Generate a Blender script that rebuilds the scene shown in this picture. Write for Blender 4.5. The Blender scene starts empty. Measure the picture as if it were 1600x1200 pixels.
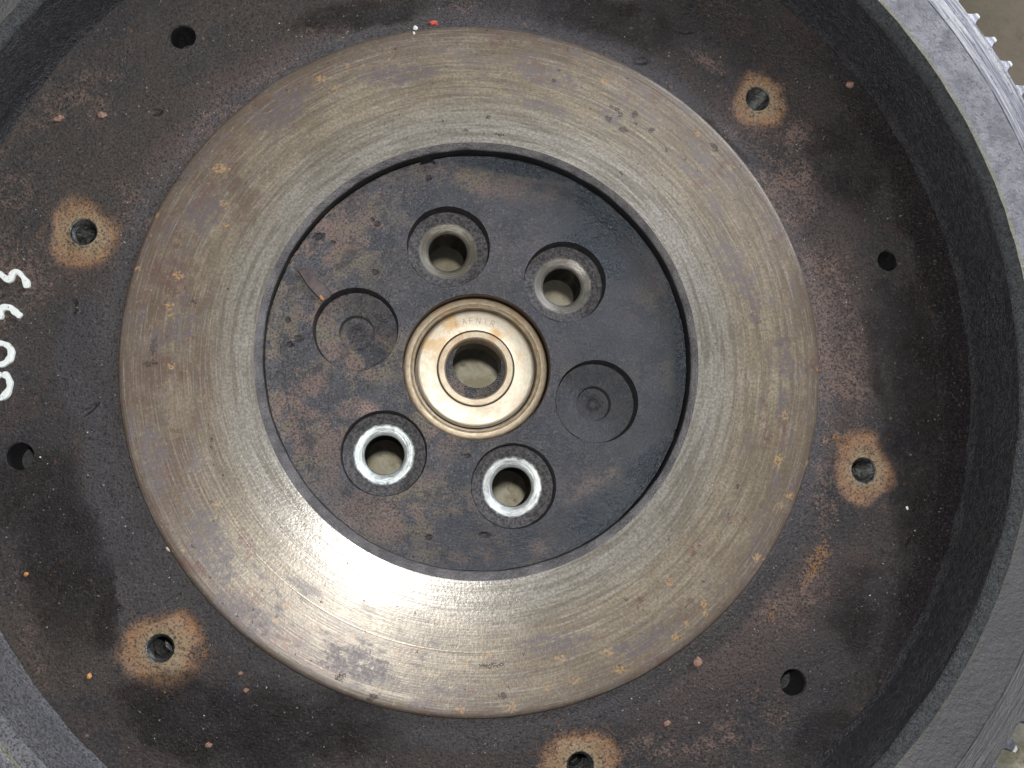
import bpy, bmesh, math, random
import numpy as np
from mathutils import Vector, Matrix, noise as mnoise

random.seed(7)
S = bpy.context.scene
COL = S.collection
PI = math.pi

# ------------------------------------------------------------------ camera
CAM = Vector((-0.0287, -0.0725, 0.4013))
A_, B_ = 0.150, -0.1008
ROT = Matrix.Rotation(A_, 3, 'X') @ Matrix.Rotation(B_, 3, 'Y')
cd = bpy.data.cameras.new('camera')
cd.lens = 36.0; cd.sensor_width = 36.0; cd.clip_start = 0.01; cd.clip_end = 50
cam = bpy.data.objects.new('camera', cd); COL.objects.link(cam)
cam.matrix_world = Matrix.Translation(CAM) @ ROT.to_4x4()
S.camera = cam

# ------------------------------------------------------------------ light
W = bpy.data.worlds.new('World'); S.world = W; W.use_nodes = True
bg = W.node_tree.nodes['Background']
bg.inputs[0].default_value = (0.86, 0.90, 1.0, 1); bg.inputs[1].default_value = 0.14

def area(name, loc, target, size, power, col):
    l = bpy.data.lights.new(name, 'AREA'); l.shape = 'RECTANGLE'
    l.size, l.size_y = size; l.energy = power; l.color = col
    o = bpy.data.objects.new(name, l); COL.objects.link(o)
    o.location = loc
    o.rotation_euler = (Vector(target) - Vector(loc)).to_track_quat('-Z', 'Y').to_euler()
    return o
# the small flash beside the lens and the window up to the right
area('flash', CAM + Vector((0.002, 0.036, 0.004)), (0.02, 0.01, 0), (0.020, 0.014), 1.82, (1.0, 1.0, 1.0))
area('window', (0.86, 0.82, 0.62), (0, 0, 0), (0.75, 0.5), 14.5, (0.84, 0.90, 1.0))

S.view_settings.view_transform = 'Standard'; S.view_settings.look = 'None'
S.view_settings.exposure = 0.0; S.view_settings.gamma = 1.0

# ------------------------------------------------------------------ helpers
def at(px, py, z):
    """point of the plane at height z that the photograph shows at pixel px, py"""
    d = ROT @ Vector(((px-800)/1600, -(py-600)/1600, -1.0))
    t = (z - CAM.z)/d.z
    return CAM + d*t

class N:
    """small wrapper that builds shader node expressions"""
    def __init__(s, name):
        s.m = bpy.data.materials.new(name); s.m.use_nodes = True
        s.t = s.m.node_tree; s.t.nodes.clear()
        s.out = s.t.nodes.new('ShaderNodeOutputMaterial')
        s.b = s.t.nodes.new('ShaderNodeBsdfPrincipled')
        s.t.links.new(s.b.outputs[0], s.out.inputs[0])
        s.P = s.t.nodes.new('ShaderNodeNewGeometry').outputs['Position']
        sp = s.t.nodes.new('ShaderNodeSeparateXYZ'); s.t.links.new(s.P, sp.inputs[0])
        s.x, s.y, s.z = sp.outputs
        s.r = s.math('SQRT', s.math('ADD', s.math('MULTIPLY', s.x, s.x), s.math('MULTIPLY', s.y, s.y)))
    def put(s, sock, v):
        if isinstance(v, bpy.types.NodeSocket): s.t.links.new(v, sock)
        elif isinstance(v, (tuple, list)) and len(v) == 3 and sock.type == 'RGBA': sock.default_value = (*v, 1)
        else: sock.default_value = v
    def math(s, op, a, b=0.0, c=0.0, clamp=False):
        n = s.t.nodes.new('ShaderNodeMath'); n.operation = op; n.use_clamp = clamp
        s.put(n.inputs[0], a); s.put(n.inputs[1], b)
        if op in ('MULTIPLY_ADD', 'SMOOTH_MAX', 'SMOOTH_MIN'): s.put(n.inputs[2], c)
        return n.outputs[0]
    def add(s, a, b): return s.math('ADD', a, b)
    def sub(s, a, b): return s.math('SUBTRACT', a, b)
    def mul(s, a, b): return s.math('MULTIPLY', a, b)
    def mx(s, a, b): return s.math('MAXIMUM', a, b)
    def ramp(s, v, a, b, lo=0.0, hi=1.0, smooth=True):
        n = s.t.nodes.new('ShaderNodeMapRange'); n.interpolation_type = 'SMOOTHSTEP' if smooth else 'LINEAR'
        s.put(n.inputs[0], v)
        for i, q in enumerate((a, b, lo, hi)): s.put(n.inputs[i+1], q)
        return n.outputs[0]
    def noise(s, vec=None, scale=100, detail=4, rough=0.55, dist=0.0, off=0):
        n = s.t.nodes.new('ShaderNodeTexNoise')
        v = vec or s.P
        if off:
            a = s.t.nodes.new('ShaderNodeVectorMath'); a.operation = 'ADD'
            s.put(a.inputs[0], v); a.inputs[1].default_value = (off, off*1.7, off*.6); v = a.outputs[0]
        s.put(n.inputs['Vector'], v)
        n.inputs['Scale'].default_value = scale; n.inputs['Detail'].default_value = detail
        n.inputs['Roughness'].default_value = rough; n.inputs['Distortion'].default_value = dist
        return n.outputs[0]
    def vor(s, scale, vec=None, feature='F1', rnd=1.0, off=0, color=False):
        n = s.t.nodes.new('ShaderNodeTexVoronoi'); n.feature = feature
        v = vec or s.P
        if off:
            a = s.t.nodes.new('ShaderNodeVectorMath'); a.operation = 'ADD'
            s.put(a.inputs[0], v); a.inputs[1].default_value = (off, off, off); v = a.outputs[0]
        s.put(n.inputs['Vector'], v); n.inputs['Scale'].default_value = scale
        n.inputs['Randomness'].default_value = rnd
        return (n.outputs[0], n.outputs[1]) if color else n.outputs[0]
    def polar(s, kr, ka, cx=0.0, cy=0.0):
        """coordinates for streaks that run round a centre: kr radial, ka angular frequency"""
        x = s.sub(s.x, cx); y = s.sub(s.y, cy)
        r = s.math('SQRT', s.add(s.mul(x, x), s.mul(y, y)))
        c = s.t.nodes.new('ShaderNodeCombineXYZ')
        s.put(c.inputs[0], s.mul(s.math('DIVIDE', x, r), ka)); s.put(c.inputs[1], s.mul(s.math('DIVIDE', y, r), ka))
        s.put(c.inputs[2], s.mul(r, kr))
        return c.outputs[0]
    def mix(s, f, a, b, mode='MIX'):
        n = s.t.nodes.new('ShaderNodeMix'); n.data_type = 'RGBA'; n.blend_type = mode
        s.put(n.inputs[0], f); s.put(n.inputs[6], a); s.put(n.inputs[7], b)
        return n.outputs[2]
    def warp(s, amp, scale, off=0.0):
        """position shifted by noise, so that patches get ragged outlines"""
        n = s.t.nodes.new('ShaderNodeTexNoise'); n.inputs['Scale'].default_value = scale; n.inputs['Detail'].default_value = 5
        n.inputs['Roughness'].default_value = 0.65
        a = s.t.nodes.new('ShaderNodeVectorMath'); a.operation = 'ADD'; s.put(a.inputs[0], s.P); a.inputs[1].default_value = (off, off, off)
        s.put(n.inputs['Vector'], a.outputs[0])
        q = s.t.nodes.new('ShaderNodeVectorMath'); q.operation = 'SUBTRACT'; s.put(q.inputs[0], n.outputs[1]); q.inputs[1].default_value = (.5, .5, .5)
        w = s.t.nodes.new('ShaderNodeVectorMath'); w.operation = 'SCALE'; s.put(w.inputs[0], q.outputs[0]); w.inputs[3].default_value = amp
        e = s.t.nodes.new('ShaderNodeVectorMath'); e.operation = 'ADD'; s.put(e.inputs[0], s.P); s.put(e.inputs[1], w.outputs[0])
        return e.outputs[0]
    def blob(s, vec, px, py, z, rx, ry=None, ang=0.0, soft=0.35):
        """stain centred where the photograph shows pixel px, py; radii in photograph pixels"""
        p = at(px, py, z); k = 1/3900
        ry = ry or rx
        m = s.t.nodes.new('ShaderNodeMapping'); m.vector_type = 'TEXTURE'
        s.put(m.inputs[0], vec)
        m.inputs[1].default_value = (p.x, p.y, z); m.inputs[2].default_value = (0, 0, math.radians(ang))
        m.inputs[3].default_value = (rx*k, ry*k, 1.0)
        sp = s.t.nodes.new('ShaderNodeSeparateXYZ'); s.put(sp.inputs[0], m.outputs[0])
        d = s.math('SQRT', s.add(s.mul(sp.outputs[0], sp.outputs[0]), s.mul(sp.outputs[1], sp.outputs[1])))
        return s.ramp(d, 1+soft, 1-soft)
    def blobs(s, vec, z, lst, soft=0.35):
        o = None; v0 = vec
        for b in lst:
            if o is not None:      # keeps the evaluation in sequence, so the shader stack stays small
                q = s.t.nodes.new('ShaderNodeVectorMath'); q.operation = 'MULTIPLY_ADD'
                s.put(q.inputs[0], o); q.inputs[1].default_value = (0, 0, 0); s.put(q.inputs[2], v0); vec = q.outputs[0]
            m = s.blob(vec, b[0], b[1], z, b[2], b[3] if len(b) > 3 else None, b[4] if len(b) > 4 else 0, soft)
            if len(b) > 5: m = s.mul(m, b[5])
            o = m if o is None else s.mx(o, m)
        return o
    def brk(s, m, n, k=1.2, lo=.38, hi=.62):
        """break a soft mask into ragged grains"""
        return s.mul(s.ramp(s.math('MULTIPLY_ADD', s.sub(n, .5), 2*k, s.mul(m, .55)), lo, hi), s.ramp(m, 0, .4))
    def bump(s, h, dist, strength=1.0, nrm=None):
        n = s.t.nodes.new('ShaderNodeBump'); s.put(n.inputs['Height'], h)
        n.inputs['Distance'].default_value = dist; s.put(n.inputs['Strength'], strength)
        if nrm: s.put(n.inputs['Normal'], nrm)
        return n.outputs[0]
    def fin(s, color, rough, metal=0.0, normal=None, aniso=None, centre=(0, 0), spec=0.5):
        b = s.b
        s.put(b.inputs['Base Color'], color); s.put(b.inputs['Roughness'], rough); s.put(b.inputs['Metallic'], metal)
        s.put(b.inputs['Specular IOR Level'], spec)
        if normal: s.put(b.inputs['Normal'], normal)
        if aniso is not None:
            s.put(b.inputs['Anisotropic'], aniso)
            c = s.t.nodes.new('ShaderNodeCombineXYZ')
            s.put(c.inputs[0], s.sub(s.x, centre[0])); s.put(c.inputs[1], s.sub(s.y, centre[1]))
            s.put(b.inputs['Tangent'], c.outputs[0])
        return s.m

def link(name, me, mat, parent=None):
    o = bpy.data.objects.new(name, me); COL.objects.link(o)
    if mat: me.materials.append(mat)
    if parent: o.parent = parent
    return o
def smooth(me, ang=35):
    for p in me.polygons: p.use_smooth = True
    me.set_sharp_from_angle(angle=math.radians(ang))
def lathe_mesh(name, prof, n=256, c=(0, 0), close=True, jitter=None):
    """revolve the (r, z) outline; close joins its last point to its first"""
    vs, fs = [], []
    k = len(prof)
    for i in range(n):
        a = 2*PI*i/n; ca, sa = math.cos(a), math.sin(a)
        for j, (r, z) in enumerate(prof):
            if jitter: r, z = jitter(a, j, r, z)
            vs.append((c[0]+r*ca, c[1]+r*sa, z))
    for i in range(n):
        i2 = (i+1) % n
        for j in range(k if close else k-1):
            j2 = (j+1) % k
            fs.append((i*k+j, i2*k+j, i2*k+j2, i*k+j2))
    me = bpy.data.meshes.new(name); me.from_pydata(vs, [], fs); me.update()
    bm = bmesh.new(); bm.from_mesh(me); bmesh.ops.recalc_face_normals(bm, faces=bm.faces); 
    if close is False:
        pass
    bm.to_mesh(me); bm.free()
    return me
def flip_up(me):
    """open sheets face the camera side"""
    return me
def fine(prof, step):
    out = []
    for (a, b), (c, d) in zip(prof, prof[1:]):
        n = max(1, int(math.hypot(c-a, d-b)/step))
        for i in range(n): out.append((a+(c-a)*i/n, b+(d-b)*i/n))
    out.append(prof[-1]); return out
def cut(o, cutters):
    """subtract the joined cutters from o, for good"""
    bm = bmesh.new()
    for me in cutters: bm.from_mesh(me)
    cm = bpy.data.meshes.new('cutter'); bm.to_mesh(cm); bm.free()
    co = bpy.data.objects.new('cutter', cm); COL.objects.link(co)
    md = o.modifiers.new('b', 'BOOLEAN'); md.object = co; md.operation = 'DIFFERENCE'; md.solver = 'EXACT'
    bpy.context.view_layer.update()
    ev = o.evaluated_get(bpy.context.evaluated_depsgraph_get())
    me = bpy.data.meshes.new_from_object(ev)
    old = o.data; o.modifiers.clear(); o.data = me; bpy.data.meshes.remove(old)
    bpy.data.objects.remove(co); bpy.data.meshes.remove(cm)
def cyl(r, z0, z1, c, n=64, r1=None, wob=0.0, seed=0):
    r1 = r if r1 is None else r1
    def jt(a, j, rr, z):
        return (rr*(1+wob*mnoise.noise(Vector((math.cos(a)*2.2, math.sin(a)*2.2, seed)))) if rr > 1e-5 else rr, z)
    vs = []; fs = []
    for i in range(n):
        a = 2*PI*i/n
        for rr, z in ((r, z0), (r1, z1)):
            rr, z = jt(a, 0, rr, z); vs.append((c[0]+rr*math.cos(a), c[1]+rr*math.sin(a), z))
    for i in range(n):
        j = (i+1) % n; fs.append((2*i, 2*j, 2*j+1, 2*i+1))
    fs.append(tuple(2*i for i in range(n))); fs.append(tuple(2*i+1 for i in reversed(range(n))))
    me = bpy.data.meshes.new('c'); me.from_pydata(vs, [], fs)
    bm = bmesh.new(); bm.from_mesh(me); bmesh.ops.recalc_face_normals(bm, faces=bm.faces); bm.to_mesh(me); bm.free()
    return me
def tag(o, **k):
    for a, b in k.items(): o[a] = b
    return o

# ------------------------------------------------------------------ layout (metres)
ZW = -0.004            # web
ZH = -0.0082            # hub recess floor
ZG = -0.120            # ground
ZR = 0.030             # rim top
HC = at(746, 572.5, ZH)         # centre of the bolt circle
HC2 = (HC.x, HC.y)
bolt_px = [(883, 440), (701, 385), (556, 514), (600, 708), (803, 759), (933, 627)]
bolts = [at(x, y, ZH) for x, y in bolt_px]
mounts = [at(x, y, ZW) for x, y in ((1184, 154), (130, 362), (250, 1013), (907, 1197), (1350, 735))]
pa = math.radians(103.2); mounts.append(Vector((0.1642*math.cos(pa), 0.1642*math.sin(pa), ZW)))
dowels = [at(x, y, ZW) for x, y in ((1388, 407), (285, 57), (30, 713), (1240, 1067))]
for d in (73.5, 253): dowels.append(Vector((0.179*math.cos(math.radians(d)), 0.179*math.sin(math.radians(d)), ZW)))
BC = at(743.6, 575.2, ZH-0.0050); BC2 = (BC.x, BC.y)

# ------------------------------------------------------------------ materials
RUSTPADS = [(130, 364, 52, 56, 20), (1188, 158, 46, 52, 30), (254, 1016, 58, 54, 0), (1352, 734, 46, 56, 0), (905, 1197, 60, 52, 10)]

def mat_face():
    s = N('worn_friction_iron')
    w = s.warp(0.008, 90); w2 = s.warp(0.0046, 380)
    st = s.noise(s.polar(1500, 6), 1, 4, .6)          # concentric streaks
    st2 = s.noise(s.polar(420, 3), 1, 3, .6, off=3)
    big = s.noise(scale=28, detail=5, rough=.6)
    med = s.noise(s.polar(160, 12), 1, 5, .65, off=9)
    fin = s.noise(scale=900, detail=3, rough=.7)
    base = s.mix(s.ramp(big, .35, .65), (.215, .172, .112), (.318, .262, .182))
    base = s.mix(s.mul(s.ramp(s.r, .114, .093), .85), base, (.325, .312, .275))         # cleaner inner track
    base = s.mix(s.mul(s.ramp(s.r, .118, .137), s.ramp(med, .35, .6, .2, .85)), base, (.150, .108, .082))
    lf = s.blobs(s.P, 0, [(260, 560, 70, 330, 0), (330, 260, 60, 120, 40), (430, 140, 120, 40, 35), (420, 1010, 120, 40, -38), (250, 850, 40, 100, 22)], .6)
    base = s.mix(s.mul(lf, s.ramp(s.noise(w, 90, 5, .7, off=41), .40, .58, .25, .95)), base, (.140, .088, .060))
    base = s.mix(s.mul(s.ramp(s.add(s.r, s.mul(s.sub(s.noise(scale=45, detail=5, rough=.7, off=46), .5), .012)), .1335, .1400), s.ramp(s.noise(scale=70, detail=5, rough=.7, off=44), .38, .55, .4, .95)), base, (.125, .088, .062))
    base = s.mix(s.ramp(st2, .44, .62, 0, .55), base, (.130, .108, .075))
    base = s.mix(s.ramp(st, .5, .75, 0, .5), base, (.42, .39, .34))
    # blue-purple heat marks in broken patches along the track
    ht = s.noise(s.polar(190, 9), 1, 6, .7, off=21)
    hm = s.mul(s.ramp(ht, .53, .62), s.ramp(s.r, .100, .120))
    ex = s.blobs(w, 0, [(440, 172, 55, 24, 38), (620, 118, 62, 17, 10), (850, 118, 55, 18, -12), (960, 190, 26, 14, -40), (320, 330, 45, 26, 60),
                        (285, 510, 30, 24, 60), (247, 530, 12, 20, 0), (1225, 560, 14, 40, 8), (1225, 640, 12, 34, 0), (860, 1005, 60, 14, 8), (1010, 1000, 60, 14, 25),
                        (330, 850, 26, 60, 30), (1180, 480, 12, 30, 0), (370, 960, 50, 22, -35), (560, 1040, 60, 24, -20), (1080, 265, 26, 8, -35), (1102, 283, 9, 7),
                        (850, 170, 50, 12, -15), (240, 720, 20, 60, 12), (1150, 420, 20, 60, 25), (1195, 870, 24, 16)])
    exm = s.brk(ex, s.noise(scale=240, detail=6, rough=.85), 2.6, .18, .6)
    hm = s.mul(s.mx(s.mul(hm, .8), exm), s.ramp(fin, .36, .54, .4, 1)); base = s.mix(s.mul(hm, .88), base, (.088, .070, .080))
    mr = s.mul(s.ramp(s.noise(s.warp(.01, 120, 6), 70, 6, .75, off=51), .55, .66), s.ramp(s.r, .108, .125)); base = s.mix(s.mul(mr, s.ramp(fin, .36, .56, .2, .9)), base, (.135, .066, .050))
    # red-brown stains
    rb = s.mul(s.blobs(w, 0, [(1085, 862, 9, 22, -30), (1080, 893, 7, 8), (1002, 942, 8, 14), (268, 430, 26, 40, 20), (385, 850, 12, 30, 25), (1183, 480, 8, 34, 10), (1195, 660, 8, 40), (430, 1000, 30, 10, -30), (1150, 810, 20, 14, 30)]), .75)
    base = s.mix(s.mul(s.brk(rb, s.noise(scale=400, detail=5, rough=.8, off=5), 2.4, .35, .8), .8), base, (.150, .062, .058))
    # orange rust specks
    v, vc = s.vor(150, w2, color=True)
    sep = s.t.nodes.new('ShaderNodeSeparateColor'); s.put(sep.inputs[0], vc)
    sp = s.mul(s.ramp(v, .26, .12), s.math('GREATER_THAN', sep.outputs[0], .86))
    sp = s.mul(sp, s.ramp(s.r, .105, .12))
    ex2 = s.blobs(w2, 0, [(502, 123, 7, 5), (525, 137, 5, 5), (345, 263, 12, 8), (350, 318, 7, 6), (265, 477, 8, 5), (447, 945, 7, 6), (443, 994, 6, 5), (433, 970, 8, 4),
                          (624, 1018, 5, 4), (650, 1011, 7, 6), (720, 1110, 7, 6), (950, 1019, 11, 5), (968, 1045, 9, 5), (875, 1027, 9, 6), (900, 1062, 8, 4),
                          (1047, 909, 8, 6), (1101, 942, 6, 9, -20), (1056, 995, 7, 5), (277, 431, 8, 6), (1225, 648, 5, 9), (1183, 872, 8, 6), (551, 993, 5, 4), (763, 1022, 6, 5),
                          (800, 1104, 6, 8), (1235, 775, 6, 6), (1216, 720, 6, 10), (609, 94, 4, 3), (1102, 958, 5, 5), (857, 1074, 5, 6)], .5)
    sp = s.mx(sp, ex2)
    sp = s.brk(sp, fin, 1.6, .3, .6); base = s.mix(s.mul(sp, .72), base, (.42, .245, .10))
    # dark pits
    pv, pc = s.vor(420, w2, off=4, color=True)
    sep2 = s.t.nodes.new('ShaderNodeSeparateColor'); s.put(sep2.inputs[0], pc)
    pit = s.mul(s.ramp(pv, .24, .12), s.math('GREATER_THAN', sep2.outputs[1], .93))
    pex = s.blobs(w2, 0, [(952, 185, 7, 4, -50), (963, 172, 14, 5, -40), (992, 180, 6, 8, 10), (990, 192, 7, 3), (973, 203, 7, 4), (1017, 203, 6, 6), (1041, 235, 4, 4), (1116, 231, 5, 7),
                          (303, 472, 7, 4), (864, 125, 4, 4), (763, 183, 4, 4), (240, 540, 5, 14), (330, 690, 3, 32, 14, .6), (785, 1087, 6, 5), (582, 1090, 12, 5, 20), (277, 280, 14, 4, 5),
                          (727, 203, 4, 3), (978, 936, 4, 3), (780, 210, 9, 3, -5), (1153, 760, 5, 3), (970, 270, 3, 3), (532, 1057, 7, 6), (235, 567, 10, 6), (765, 1040, 22, 3, 2, .8), (1150, 1, 1, 1)], .45)
    pit = s.mx(pit, pex)
    pit = s.brk(pit, fin, 1.4, .30, .6); base = s.mix(s.mul(pit, .8), base, (.045, .035, .032))
    base = s.mix(s.ramp(fin, .62, .38, .0, .5), base, (.10, .08, .065))
    dash = s.noise(s.polar(1100, 70), 1, 4, .75, off=71)
    base = s.mix(s.mul(s.ramp(dash, .56, .68), .5), base, (.085, .068, .058)); base = s.mix(s.mul(s.ramp(dash, .42, .30), .45), base, (.40, .36, .29))
    base = s.mix(s.ramp(s.noise(scale=330, detail=5, rough=.75, off=31), .52, .66, 0, .38), base, (.15, .115, .095))
    gl = s.ramp(s.r, .115, .092)                          # polish of the inner track
    rough = s.add(s.ramp(st, .3, .7, .25, .34), s.mul(hm, .18))
    rough = s.math('SUBTRACT', rough, s.mul(gl, .04))
    metal = s.math('MAXIMUM', s.add(s.ramp(med, .3, .7, .20, .10), s.mul(gl, .10)), 0.0)
    metal = s.mul(metal, s.sub(1.0, s.mul(s.mx(sp, hm), .9)))
    h = s.add(s.add(s.mul(st, .40), s.mul(fin, .30)), s.mul(pit, -1.2))
    h = s.add(h, s.mul(s.noise(scale=330, detail=4, rough=.7, off=31), .25)); nb = s.bump(h, .00013)
    # a few turned lines
    nb = s.bump(s.ramp(s.math('ABSOLUTE', s.sub(s.r, .1157)), .0004, .0), .00005, .6, nb)
    return s.fin(base, rough, metal, nb, .82)

def mat_recess_edge():
    s = N('dull_grey_bevel')
    f = s.noise(scale=900, detail=4, rough=.7); g = s.noise(scale=120, detail=4)
    c = s.mix(s.ramp(g, .35, .65), (.080, .074, .075), (.140, .130, .128))
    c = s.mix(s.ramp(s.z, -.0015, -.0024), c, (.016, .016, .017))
    sp = s.ramp(s.vor(900), .14, .05)
    c = s.mix(s.mul(sp, .35), c, (.4, .4, .4))
    return s.fin(c, .42, .35, s.bump(s.add(f, s.mul(s.noise(scale=350, detail=4, rough=.7), .9)), .0007), None)

def mat_hub():
    s = N('oily_burnt_hub_iron')
    w = s.warp(0.010, 60, 2)
    big = s.noise(w, 45, 5, .6); big2 = s.noise(w, 75, 6, .65, off=5); f = s.noise(scale=1100, detail=4, rough=.7)
    ring = s.noise(s.polar(1400, 7, *HC2), 1, 4, .65)
    dx = s.sub(s.x, HC.x); dy = s.sub(s.y, HC.y)
    rr = s.math('SQRT', s.add(s.mul(dx, dx), s.mul(dy, dy)))
    c = s.mix(s.ramp(big, .38, .62), (.036, .037, .044), (.074, .068, .073))
    # copper-brown worn patches, mostly on the left half and in the outer track on the right
    reg = s.blobs(s.P, ZH, [(500, 380, 130, 80, 30), (480, 600, 90, 150, 0), (560, 560, 90, 40, 0), (1020, 540, 34, 100, 0), (760, 860, 120, 26, 0), (780, 285, 120, 24, -8),
                            (650, 800, 110, 50), (950, 750, 60, 22, 35), (700, 640, 70, 60), (980, 330, 50, 30), (900, 590, 60, 16)], .6)
    pm = s.mul(s.ramp(s.add(big2, s.mul(s.sub(f, .5), .35)), .45, .56), s.mul(s.ramp(f, .25, .6, .55, 1), s.add(.12, s.mul(reg, .85))))
    c = s.mix(s.mul(pm, .85), c, s.mix(s.ramp(s.noise(scale=60, off=61), .45, .55), (.190, .122, .090), (.168, .130, .080)))
    pk = s.blobs(s.warp(.004, 200, 7), ZH, [(925, 760, 45, 12, 32), (560, 640, 30, 14), (540, 300, 20, 9, 10, .6), (840, 855, 14, 12, 0, .8)], .5)
    c = s.mix(s.mul(pk, s.ramp(f, .35, .55, .3, .8)), c, (.27, .18, .14))
    dk = s.mul(s.ramp(s.noise(w, 95, 5, .7, off=13), .52, .62), .75)
    c = s.mix(dk, c, (.028, .028, .033))
    c = s.mix(s.ramp(f, .52, .36, 0, .85), c, (.014, .013, .014)); c = s.mix(s.ramp(s.noise(scale=900, detail=3, rough=.75, off=8), .56, .66, 0, .55), c, (.17, .165, .17))
    c = s.mix(s.ramp(ring, .52, .72, 0, .4), c, (.020, .019, .022))
    # bluish oil film round the outer edge on the right and top
    rt = s.blobs(s.P, ZH, [(1000, 560, 170, 330, 0), (860, 860, 200, 90, 0), (900, 300, 160, 100, -30)], .5)
    c = s.mix(s.mul(rt, .55), c, (.024, .027, .034))
    th = s.blobs(s.P, ZH, [(960, 330, 90, 40, -40), (800, 262, 130, 14, -8), (1062, 520, 16, 130, 0), (1020, 740, 50, 40, 50), (940, 810, 60, 50, 40), (920, 400, 60, 60)], .5)
    c = s.mix(s.mul(th, s.ramp(big2, .4, .6, .45, .9)), c, (.024, .034, .042))
    # small nicks
    nk = s.blobs(s.warp(.0012, 600), ZH, [(467, 529, 6, 5), (453, 538, 5, 4), (586, 425, 5, 4), (498, 370, 8, 4, 20), (670, 278, 4, 4), (588, 349, 5, 4), (582, 343, 3, 3), (520, 378, 4, 2),
                                          (450, 500, 4, 4), (730, 712, 4, 3), (757, 836, 8, 4), (670, 840, 5, 4)], .5)
    c = s.mix(s.mul(nk, .85), c, (.02, .016, .015))
    rough = s.add(s.ramp(big, .3, .7, .28, .42), s.mul(th, -.08))
    h = s.add(s.add(s.mul(f, .9), s.mul(s.noise(scale=320, detail=4, rough=.7), .8)), s.add(s.mul(ring, .5), s.mul(nk, -1.0)))
    h = s.add(h, s.mul(s.mul(th, s.noise(scale=500, detail=3, rough=.6, off=2)), 1.8))
    return s.fin(c, rough, .25, s.bump(h, .00062), None, spec=.6)

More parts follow.
